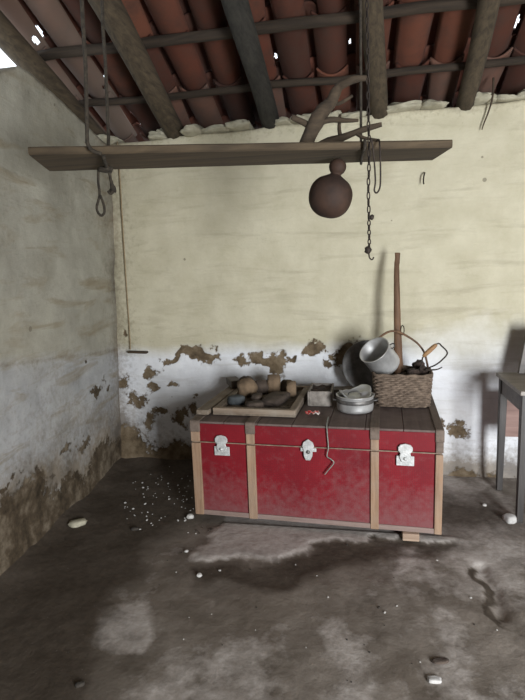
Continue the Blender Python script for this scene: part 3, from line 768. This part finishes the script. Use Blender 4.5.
# grey box
bx = empty('open_box', (1.582, -.40, ZT), TYAW + .04)
tag(bx, 'small battered grey open box between the wooden tray and the aluminium pot', 'box')
BW, BL, BH = .145, .24, .088
bm = bmesh.new()
for s in (-1, 1): add_box(bm, (s * (BW / 2 - .006), 0, BH / 2), (.012, BL, BH), (0, 0, .01 * s), .003)
for s in (-1, 1): add_box(bm, (0, s * (BL / 2 - .006), BH / 2), (BW - .022, .012, BH - .004 * s), None, .003)
add_box(bm, (0, 0, .006), (BW - .01, BL - .01, .012))
obj('shell', bm, M['box_grey'], bx)
bm = bmesh.new(); bmesh.ops.create_grid(bm, x_segments=24, y_segments=34, size=.5)
for v in bm.verts:
    v.co.x *= BW - .026; v.co.y *= BL - .026; v.co.z = .072 + .022 * mnoise.noise(Vector((v.co.x * 22, v.co.y * 22, 1)))
tag(obj('debris', bm, M['rags'], bx, True), kind='stuff')
o = obj('wood_lath', box_bm((0, 0, .02), (.36, .10, .016), (0, -.05, 0), .003), M['board'], loc=(1.63, -.20, ZT + .0045)); o.rotation_euler = (0, 0, .05)
tag(o, 'flat grey-brown slat lying behind the small grey open box', 'wood')

# aluminium pot
def pot_bm(r, h, t=.004, lip=.006):
    bm = bmesh.new(); add_lathe(bm, [(0, 0), (r * .9, 0), (r * .975, .006), (r, .02), (r, h - .004), (r + lip, h), (r + lip, h + .003), (r - t, h + .003), (r - t, .02), (r * .9, t + .002), (0, t + .002)], 44)
    return bm
pot = empty('aluminium_pot', (1.79, -.585, ZT)); tag(pot, 'dull round aluminium pot standing upright on the trunk, full of crumpled metal', 'pot')
obj('body', pot_bm(.104, .09), M['alu'], pot, True)
bm = bmesh.new(); add_lathe(bm, [(.1042, .050), (.1062, .052), (.1062, .072), (.1042, .074)], 44)
o = obj('soot_band', bm, M['alu_dark'], pot, True); o['label'] = 'sooty dark band below the rim'
for s in (-1, 1):
    tube('ear', [(s * .1, -.022, .062), (s * .122, -.018, .064), (s * .126, 0, .064), (s * .122, .018, .064), (s * .1, .022, .062)], .004, M['alu_dark'], pot, seg=6, smooth=3)
crl = empty('crumpled_lid', (1.79, -.575, ZT + .080)); tag(crl, 'bent aluminium lid with a raised rim jammed in the mouth of the upright pot', 'lid')
bm = bmesh.new(); rg = add_lathe(bm, [(0, .006), (.05, .004), (.082, .002), (.088, .022), (.092, .024), (.086, .0), (.05, .0), (0, .002)], 40)
for v in bm.verts:
    a = math.atan2(v.co.y, v.co.x); r = math.hypot(v.co.x, v.co.y)
    v.co.z += r * .22 * math.sin(a * 2 + .6) + .010 * mnoise.noise(Vector((v.co.x * 30, v.co.y * 30, 2))) + v.co.y * .2
obj('disc', bm, M['alu'], crl, True)
tube('handle', [(-.04, -.01, .006), (-.03, -.012, .024), (.02, -.014, .028), (.035, -.01, .006)], .004, M['alu_dark'], crl, seg=6, smooth=4)

# wrapper
bm = bmesh.new(); bmesh.ops.create_grid(bm, x_segments=14, y_segments=10, size=.5)
for v in bm.verts:
    x, y = v.co.x, v.co.y
    v.co = Vector((x * .078, y * .05, .008 + .012 * mnoise.noise(Vector((x * 4, y * 4, 8))) + .006 * abs(math.sin(x * 9))))
o = obj('wrapper', bm, M['wrapper'], loc=(1.553, -.70, ZT + .0005)); o.rotation_euler = (0, 0, .25)
o.modifiers.new('t', 'SOLIDIFY').thickness = .001
tag(o, 'small crumpled red and white wrapper on the trunk in front of the grey box', 'wrapper')

# basket
bk = empty('wicker_basket', (2.065, -.395, ZT), TYAW); tag(bk, 'squarish woven wicker basket with a bent hoop handle at the right of the trunk', 'basket')
KW, KD, KH = .165, .135, .19
def rrect(a, fl=1.0, e=5):
    c, s = math.cos(a), math.sin(a)
    r = (abs(c) ** e + abs(s) ** e) ** (-1 / e); return Vector((c * r * KW * fl, s * r * KD * fl, 0))
bm = bmesh.new(); NS = 44; rows = 17
for j in range(rows):
    z = .006 + (KH - .012) * j / (rows - 1); fl = .93 + .07 * j / (rows - 1); ring = []
    for k in range(NS * 4):
        a = 2 * PI * k / (NS * 4)
        p = rrect(a, fl); nrm = Vector((p.x, p.y, 0)).normalized()
        ring.append(p + nrm * .0045 * math.cos(a * NS / 2 * 2 * .5 + (j % 2) * PI) + Vector((0, 0, z + .0015 * mnoise.noise(Vector((a * 5, j, 0))) + .003 * mnoise.noise(Vector((math.cos(a) * 2, math.sin(a) * 2, j * .4))))))
    add_tube(bm, ring, .0066, seg=6, closed=True, wob=.0)
obj('weave', bm, M['wicker'], bk, True)
bm = bmesh.new()
for k in range(NS):
    a = 2 * PI * k / NS
    add_tube(bm, [rrect(a, .93) + Vector((0, 0, .002)), rrect(a, 1.0) + Vector((0, 0, KH + .002))], .003, seg=5)
obj('stakes', bm, M['wicker'], bk, True)
bm = bmesh.new(); add_tube(bm, [rrect(2 * PI * k / 80, 1.01) + Vector((0, 0, KH + .003 * math.sin(k * 1.1))) for k in range(80)], .0085, seg=7, closed=True); obj('rim', bm, M['wicker'], bk, True)
bm = bmesh.new(); vs = [bm.verts.new(rrect(2 * PI * k / 60, .93) + Vector((0, 0, .004))) for k in range(60)]; f = bm.faces.new(vs)
r = bmesh.ops.extrude_face_region(bm, geom=[f]); bmesh.ops.translate(bm, vec=(0, 0, .006), verts=[v for v in r['geom'] if isinstance(v, bmesh.types.BMVert)]); obj('base', bm, M['wicker'], bk)
tube('hoop_handle', [(-.160, .04, .17), (-.195, .05, .27), (-.175, .05, .345), (-.065, .055, .425), (.045, .055, .385), (.125, .05, .305), (.158, .04, .17)], [.008, .007, .007, .007, .006, .007], M['stickw'], bk, seg=7, smooth=6)
bm = bmesh.new(); n = 30; rings = []
for j in range(9):
    fl = .96 * (1 - j / 8); ring = []
    if j == 8: ring = [bm.verts.new((0, 0, .172))]
    else:
        for k in range(40):
            p = rrect(2 * PI * k / 40, fl * .96); p.z = .135 + .04 * (1 - fl) + .03 * mnoise.noise(Vector((p.x * 22, p.y * 22, 3))); ring.append(bm.verts.new(p))
    rings.append(ring)
for a, b in zip(rings[:-1], rings[1:]):
    for k in range(40):
        if len(b) == 1: bm.faces.new((a[k], a[(k + 1) % 40], b[0]))
        else: bm.faces.new((a[k], a[(k + 1) % 40], b[(k + 1) % 40], b[k]))
o = obj('debris', bm, M['rags'], None, True, loc=(2.065, -.395, ZT)); tag(o, 'dark tangled rubbish filling the wicker basket', 'debris', kind='stuff')

# dark clumps at the basket's right
for i, (x, y, z, s) in enumerate([(2.13, -.43, .795, .042), (2.185, -.40, .80, .034), (2.17, -.33, .82, .04)]):
    o = obj('clump', rock_bm((s, s * .8, s * .7), 20 + i, 3, .45), M['rags'], None, True, loc=(x, y, z))
    tag(o, ['dark rough clump at the front of the wicker basket beside the tilted pan', 'small dark clump near the right rim of the wicker basket', 'dark clump at the back right of the wicker basket'][i], 'clump', 'dark clumps on top of the wicker basket')

# tilted pan
ax = Vector((-.47, -.50, .70)).normalized(); q = Vector((0, 0, 1)).rotation_difference(ax)
mouth = Vector((1.900, -.455, .937))
pan = empty('aluminium_pan', mouth - ax * .157); pan.rotation_mode = 'QUATERNION'; pan.rotation_quaternion = q
tag(pan, 'shiny aluminium pan tipped on its side on top of the wicker basket', 'pan')
obj('body', pot_bm(.092, .155, .003, .004), M['alu'], pan, True)
for s in (1,):
    tube('ear', [(.091, -.02, .12), (.113, -.014, .122), (.113, .012, .122), (.091, .02, .12)], .0035, M['alu_dark'], pan, seg=6, smooth=3)

# paddle stick
bm = bmesh.new()
sp = catmull([(2.050, -.36, .765), (2.048, -.31, .90), (2.045, -.27, 1.08), (2.043, -.25, 1.26), (2.043, -.215, 1.40), (2.046, -.20, 1.445), (2.05, -.19, 1.50)], 5)
add_tube(bm, sp, [.028, .027, .022, .019, .017, .016, .015, .017], seg=10, flat=(1, .55), wob=.12, wseed=3)
o = obj('wooden_stick', bm, M['stickw'], None, True); tag(o, 'tall brown wooden stick standing upright in the wicker basket against the wall', 'stick')
o = tube('wire_ring', [Vector((2.075 + .010 * math.cos(a), -.285, 1.03 + .03 * math.sin(a))) for a in np.linspace(0, 2 * PI, 14)[:-1]], .003, M['iron'], seg=6, closed=True)
tag(o, 'small iron ring hanging against the tall wooden stick', 'ring')

# wire bail with a wooden grip
wb = empty('wire_bail', (2.20, -.42, .80)); RO = Vector(wb.location); tag(wb, 'bent wire bail with a wooden grip sticking out of the basket at right', 'handle')
tube('wire', rp([(2.165, -.42, .80), (2.178, -.42, .87), (2.188, -.42, .893), (2.259, -.42, .964), (2.285, -.42, .952), (2.318, -.42, .911), (2.29, -.42, .87), (2.250, -.42, .838), (2.20, -.41, .815)]), .0045, M['iron'], wb, seg=7, smooth=4)
tube('grip', rp([(2.183, -.42, .890), (2.195, -.42, .902), (2.22, -.42, .927), (2.245, -.42, .951), (2.257, -.42, .962)]), [.008, .0125, .014, .0125, .008], M['grip'], wb, seg=10, smooth=3)
tube('spike', rp([(2.19, -.43, .812), (2.234, -.43, .812), (2.265, -.43, .816), (2.29, -.43, .829)]), [.006, .005, .004, .003], M['iron'], wb, seg=6, smooth=3)

# big plate leaning against the wall behind the pan
pln = empty('metal_plate', (1.872, -.175, ZT)); pln.rotation_euler = (math.radians(73), 0, 0); tag(pln, 'round grey metal plate leaning on the wall behind the tilted pan', 'plate')
bm = bmesh.new(); add_lathe(bm, [(0, 0), (.12, 0), (.145, .010), (.168, .018), (.172, .016), (.148, .005), (.12, -.004), (0, -.004)], 48)
bmesh.ops.translate(bm, vec=(0, .174, 0), verts=bm.verts); obj('disc', bm, M['plate'], pln, True)

# ------------------------------------------------------------------ table on the right
tb = empty('wooden_table', (3.08, -.42, 0)); tag(tb, 'dark wooden table standing against the wall at the right edge', 'table')
X0, X1, Y0, Y1, ZTB = 2.645, 3.55, -.685, -.19, .75
def T(x, y, z): return (x - 3.08, y + .42, z)
obj('table_top', box_bm(T((X0 + X1) / 2, (Y0 + Y1) / 2, ZTB - .012), (X1 - X0, Y1 - Y0, .024), None, .003), M['table_top'], tb)
for x in (X0 + .035, X1 - .035):
    for y in (Y0 + .04, Y1 - .04):
        bm = bmesh.new(); r = add_box(bm, T(x, y, (ZTB - .024) / 2), (.044, .044, ZTB - .024), None, .003)
        for v in bm.verts:
            if v.co.z < .1: v.co.x += (T(x, y, 0)[0] - v.co.x) * .25; v.co.y += (T(x, y, 0)[1] - v.co.y) * .25
        obj('leg', bm, M['table_leg'], tb)
for x in (X0 + .03, X1 - .03): obj('side_apron', box_bm(T(x, (Y0 + Y1) / 2, ZTB - .075), (.018, Y1 - Y0 - .11, .10), None, .002), M['table'], tb)
obj('front_apron', box_bm(T((X0 + X1) / 2, Y0 + .03, ZTB - .075), (X1 - X0 - .11, .018, .10), None, .002), M['table'], tb)
o = obj('back_panel', box_bm(T((X0 + X1) / 2, Y1 - .035, .47), (X1 - X0 - .10, .016, .24), None, .002), M['table_panel'], tb); o['label'] = 'reddish brown back panel'
bm = bmesh.new()
pts = [(0, 0), (.62, 0), (.62, .27), (.046, .27)]
f = bm.faces.new([bm.verts.new((a, 0, b)) for a, b in pts]); r = bmesh.ops.extrude_face_region(bm, geom=[f]); bmesh.ops.translate(bm, vec=(0, .028, 0), verts=[v for v in r['geom'] if isinstance(v, bmesh.types.BMVert)])
bmesh.ops.bevel(bm, geom=bm.edges[:], offset=.003, segments=1, affect='EDGES')
bd = empty('slanted_board', (2.765, -.225, ZTB + .001)); tag(bd, 'dark wooden board with a slanted end propped up on the back of the table', 'board')
o = obj('panel', bm, M['board'], bd); o.rotation_euler = (math.radians(-6), 0, 0)
bm = bmesh.new(); f = bm.faces.new([bm.verts.new((a, -.008, b)) for a, b in ((0, 0), (.03, 0), (.076, .27), (.046, .27))]); r = bmesh.ops.extrude_face_region(bm, geom=[f]); bmesh.ops.translate(bm, vec=(0, .010, 0), verts=[v for v in r['geom'] if isinstance(v, bmesh.types.BMVert)])
o = obj('edge_strip', bm, M['table'], bd); o.rotation_euler = (math.radians(-6), 0, 0)
o = obj('white_stone', rock_bm((.030, .030, .022), 31, 3, .15, .6), M['block_white'], None, True, loc=(2.632, -.645, .016)); o.rotation_euler = (0, 0, .4)
tag(o, 'whitish squarish stone on the floor against the near table leg', 'stone')

# ------------------------------------------------------------------ floor litter
protos = []
for i in range(4):
    bm = rock_bm((1, .75, .5), 40 + i, 2, .35, .4); me = bpy.data.meshes.new('chip'); bm.to_mesh(me); bm.free(); me.materials.append(M['chip']); protos.append(me)
first = [bpy.data.objects.new('plaster_chip', m) for m in protos]
rr = random.Random(21); placed = []
zone = [(.22, -.40), (.42, -.10), (.84, -.40), (.82, -.86), (.72, -.98), (.56, -1.0), (.36, -.8)]
def inside(x, y): return bool(inpoly(np.array([x]), np.array([y]), zone)[0])
n = 0
while n < 85:
    x = rr.uniform(.15, .9); y = rr.uniform(-1.05, -.1)
    if not inside(x, y): continue
    k = rr.random(); s = .0035 + .005 * k ** 3
    o = first[n % 4].copy(); COL.objects.link(o); o.location = (x, y, fz(x, y) + s * .3); o.scale = (s, s, s); o.rotation_euler = (rr.uniform(-.3, .3), rr.uniform(-.3, .3), rr.uniform(0, 6))
    tag(o, 'tiny white plaster chip among many on the dark floor left of the trunk', 'chip', 'plaster chips scattered left of the trunk'); n += 1
n = 0
while n < 40:
    x = rr.uniform(.7, 2.4); y = rr.uniform(-2.0, -.98); s = .0028 + .004 * rr.random() ** 3
    o = first[n % 4].copy(); COL.objects.link(o); o.location = (x, y, fz(x, y) + s * .3); o.scale = (s, s, s); o.rotation_euler = (0, 0, rr.uniform(0, 6))
    if rr.random() < .45: o.data = o.data.copy(); o.data.materials[0] = M['chip_dark']; tag(o, 'tiny dark crumb lying on the floor in front of the trunk', 'crumb', 'dark crumbs scattered in front of the trunk')
    else: tag(o, 'tiny pale chip lying on the floor in front of the trunk', 'chip', 'pale chips scattered in front of the trunk')
    n += 1
n = 0
while n < 16:
    x = rr.uniform(.86, 1.2); y = rr.uniform(-1.0, -.90); s = .004 + .006 * rr.random() ** 2
    o = first[n % 4].copy(); COL.objects.link(o); o.location = (x, y, fz(x, y) + s * .5); o.scale = (s, s, s); o.rotation_euler = (0, 0, rr.uniform(0, 6))
    if n % 3: o.data = o.data.copy(); o.data.materials[0] = M['clod_dark']; tag(o, 'small brown crumb of debris along the bottom left front of the trunk', 'crumb', 'brown crumbs along the trunk foot')
    else: tag(o, 'small white chip of debris along the bottom left front of the trunk', 'chip', 'white chips along the trunk foot')
    n += 1
def stone(x, y, size, mat, seed, lab, cat='stone', name='stone', rz=0, rough=.2, boxy=.3):
    o = obj(name, rock_bm(size, seed, 3, rough, boxy), M[mat], None, True, loc=(x, y, fz(x, y) + size[2] * .6)); o.rotation_euler = (0, 0, rz); tag(o, lab, cat)
stone(.83, -.815, (.022, .018, .014), 'chip', 51, 'white stone lying at the left foot of the red trunk')
stone(1.064, -1.37, (.013, .011, .009), 'chip', 52, 'single round white pebble on the bare floor in front of the trunk left end', 'pebble', 'pebble')
stone(2.066, -1.837, (.024, .014, .007), 'block_white', 53, 'bright white chip on the floor nearest the bottom right', 'chip', 'plaster_chip', .1, .2, .6)
stone(2.10, -1.745, (.032, .014, .006), 'clod_dark', 54, 'flat brown flake on the floor just behind the bright white chip', 'flake', 'flake', .2)
stone(.839, -2.047, (.016, .010, .008), 'chip_dark', 55, 'small black lump on the floor nearest the bottom left', 'lump', 'lump', .4)
stone(.56, -.99, (.024, .012, .010), 'chip_dark', 56, 'dark flat lump on the floor left of the trunk, towards the left wall', 'lump', 'lump', .3)
stone(.215, -1.0, (.05, .03, .02), 'stone_white', 57, 'pale fallen plaster lump on the floor against the left wall', 'lump', 'lump', .6)
stone(2.542, -.46, (.012, .010, .008), 'chip', 58, 'tiny white pebble on the floor between trunk and table', 'pebble', 'pebble')
stone(.93, -1.17, (.010, .008, .007), 'chip', 59, 'little white pebble on the dark floor left of the single round one', 'pebble', 'pebble')

# ------------------------------------------------------------------ light, sky, camera
wd = bpy.data.worlds.new('sky'); SC.world = wd; wd.use_nodes = True
bg = wd.node_tree.nodes['Background']; bg.inputs[0].default_value = (.86, .93, 1.0, 1); bg.inputs[1].default_value = 2.2
la = bpy.data.lights.new('doorway_daylight', 'AREA'); la.shape = 'RECTANGLE'; la.size = DX1 - DX0 - .12; la.size_y = DZ - .1; la.energy = 275; la.color = (.95, .975, 1.0)
lo = bpy.data.objects.new('doorway_daylight', la); COL.objects.link(lo); lo.location = ((DX0 + DX1) / 2, YF + .02, DZ / 2 - .03)
lo.rotation_euler = Vector((-.34, 1, -.16)).to_track_quat('-Z', 'Y').to_euler()

cd = bpy.data.cameras.new('camera'); cam = bpy.data.objects.new('camera', cd); COL.objects.link(cam); SC.camera = cam
cd.sensor_fit = 'HORIZONTAL'; cd.sensor_width = 36; cd.lens = 36 * 505 / 525; cd.clip_start = .05
P, S, YW = math.radians(9.1), math.radians(2.0), math.radians(11)
c, s, sp_, cp_ = math.cos(S), math.sin(S), math.sin(P), math.cos(P)
Rv = Vector((c, -s * sp_, -s * cp_)); Dv = Vector((-s, -c * sp_, -c * cp_)); Fv = Vector((0, cp_, -sp_))
m3 = Matrix.Rotation(YW, 3, 'Z') @ Matrix((Rv, -Dv, -Fv)).transposed()
cam.matrix_world = Matrix.Translation((1.815, -3.467, 1.43)) @ m3.to_4x4()

SC.view_settings.view_transform = 'Standard'; SC.view_settings.look = 'None'; SC.view_settings.gamma = 1; SC.view_settings.use_curve_mapping = False
SC.view_settings.exposure = 0.0
SC.cycles.max_bounces = 8; SC.cycles.diffuse_bounces = 6; SC.cycles.use_denoising = True
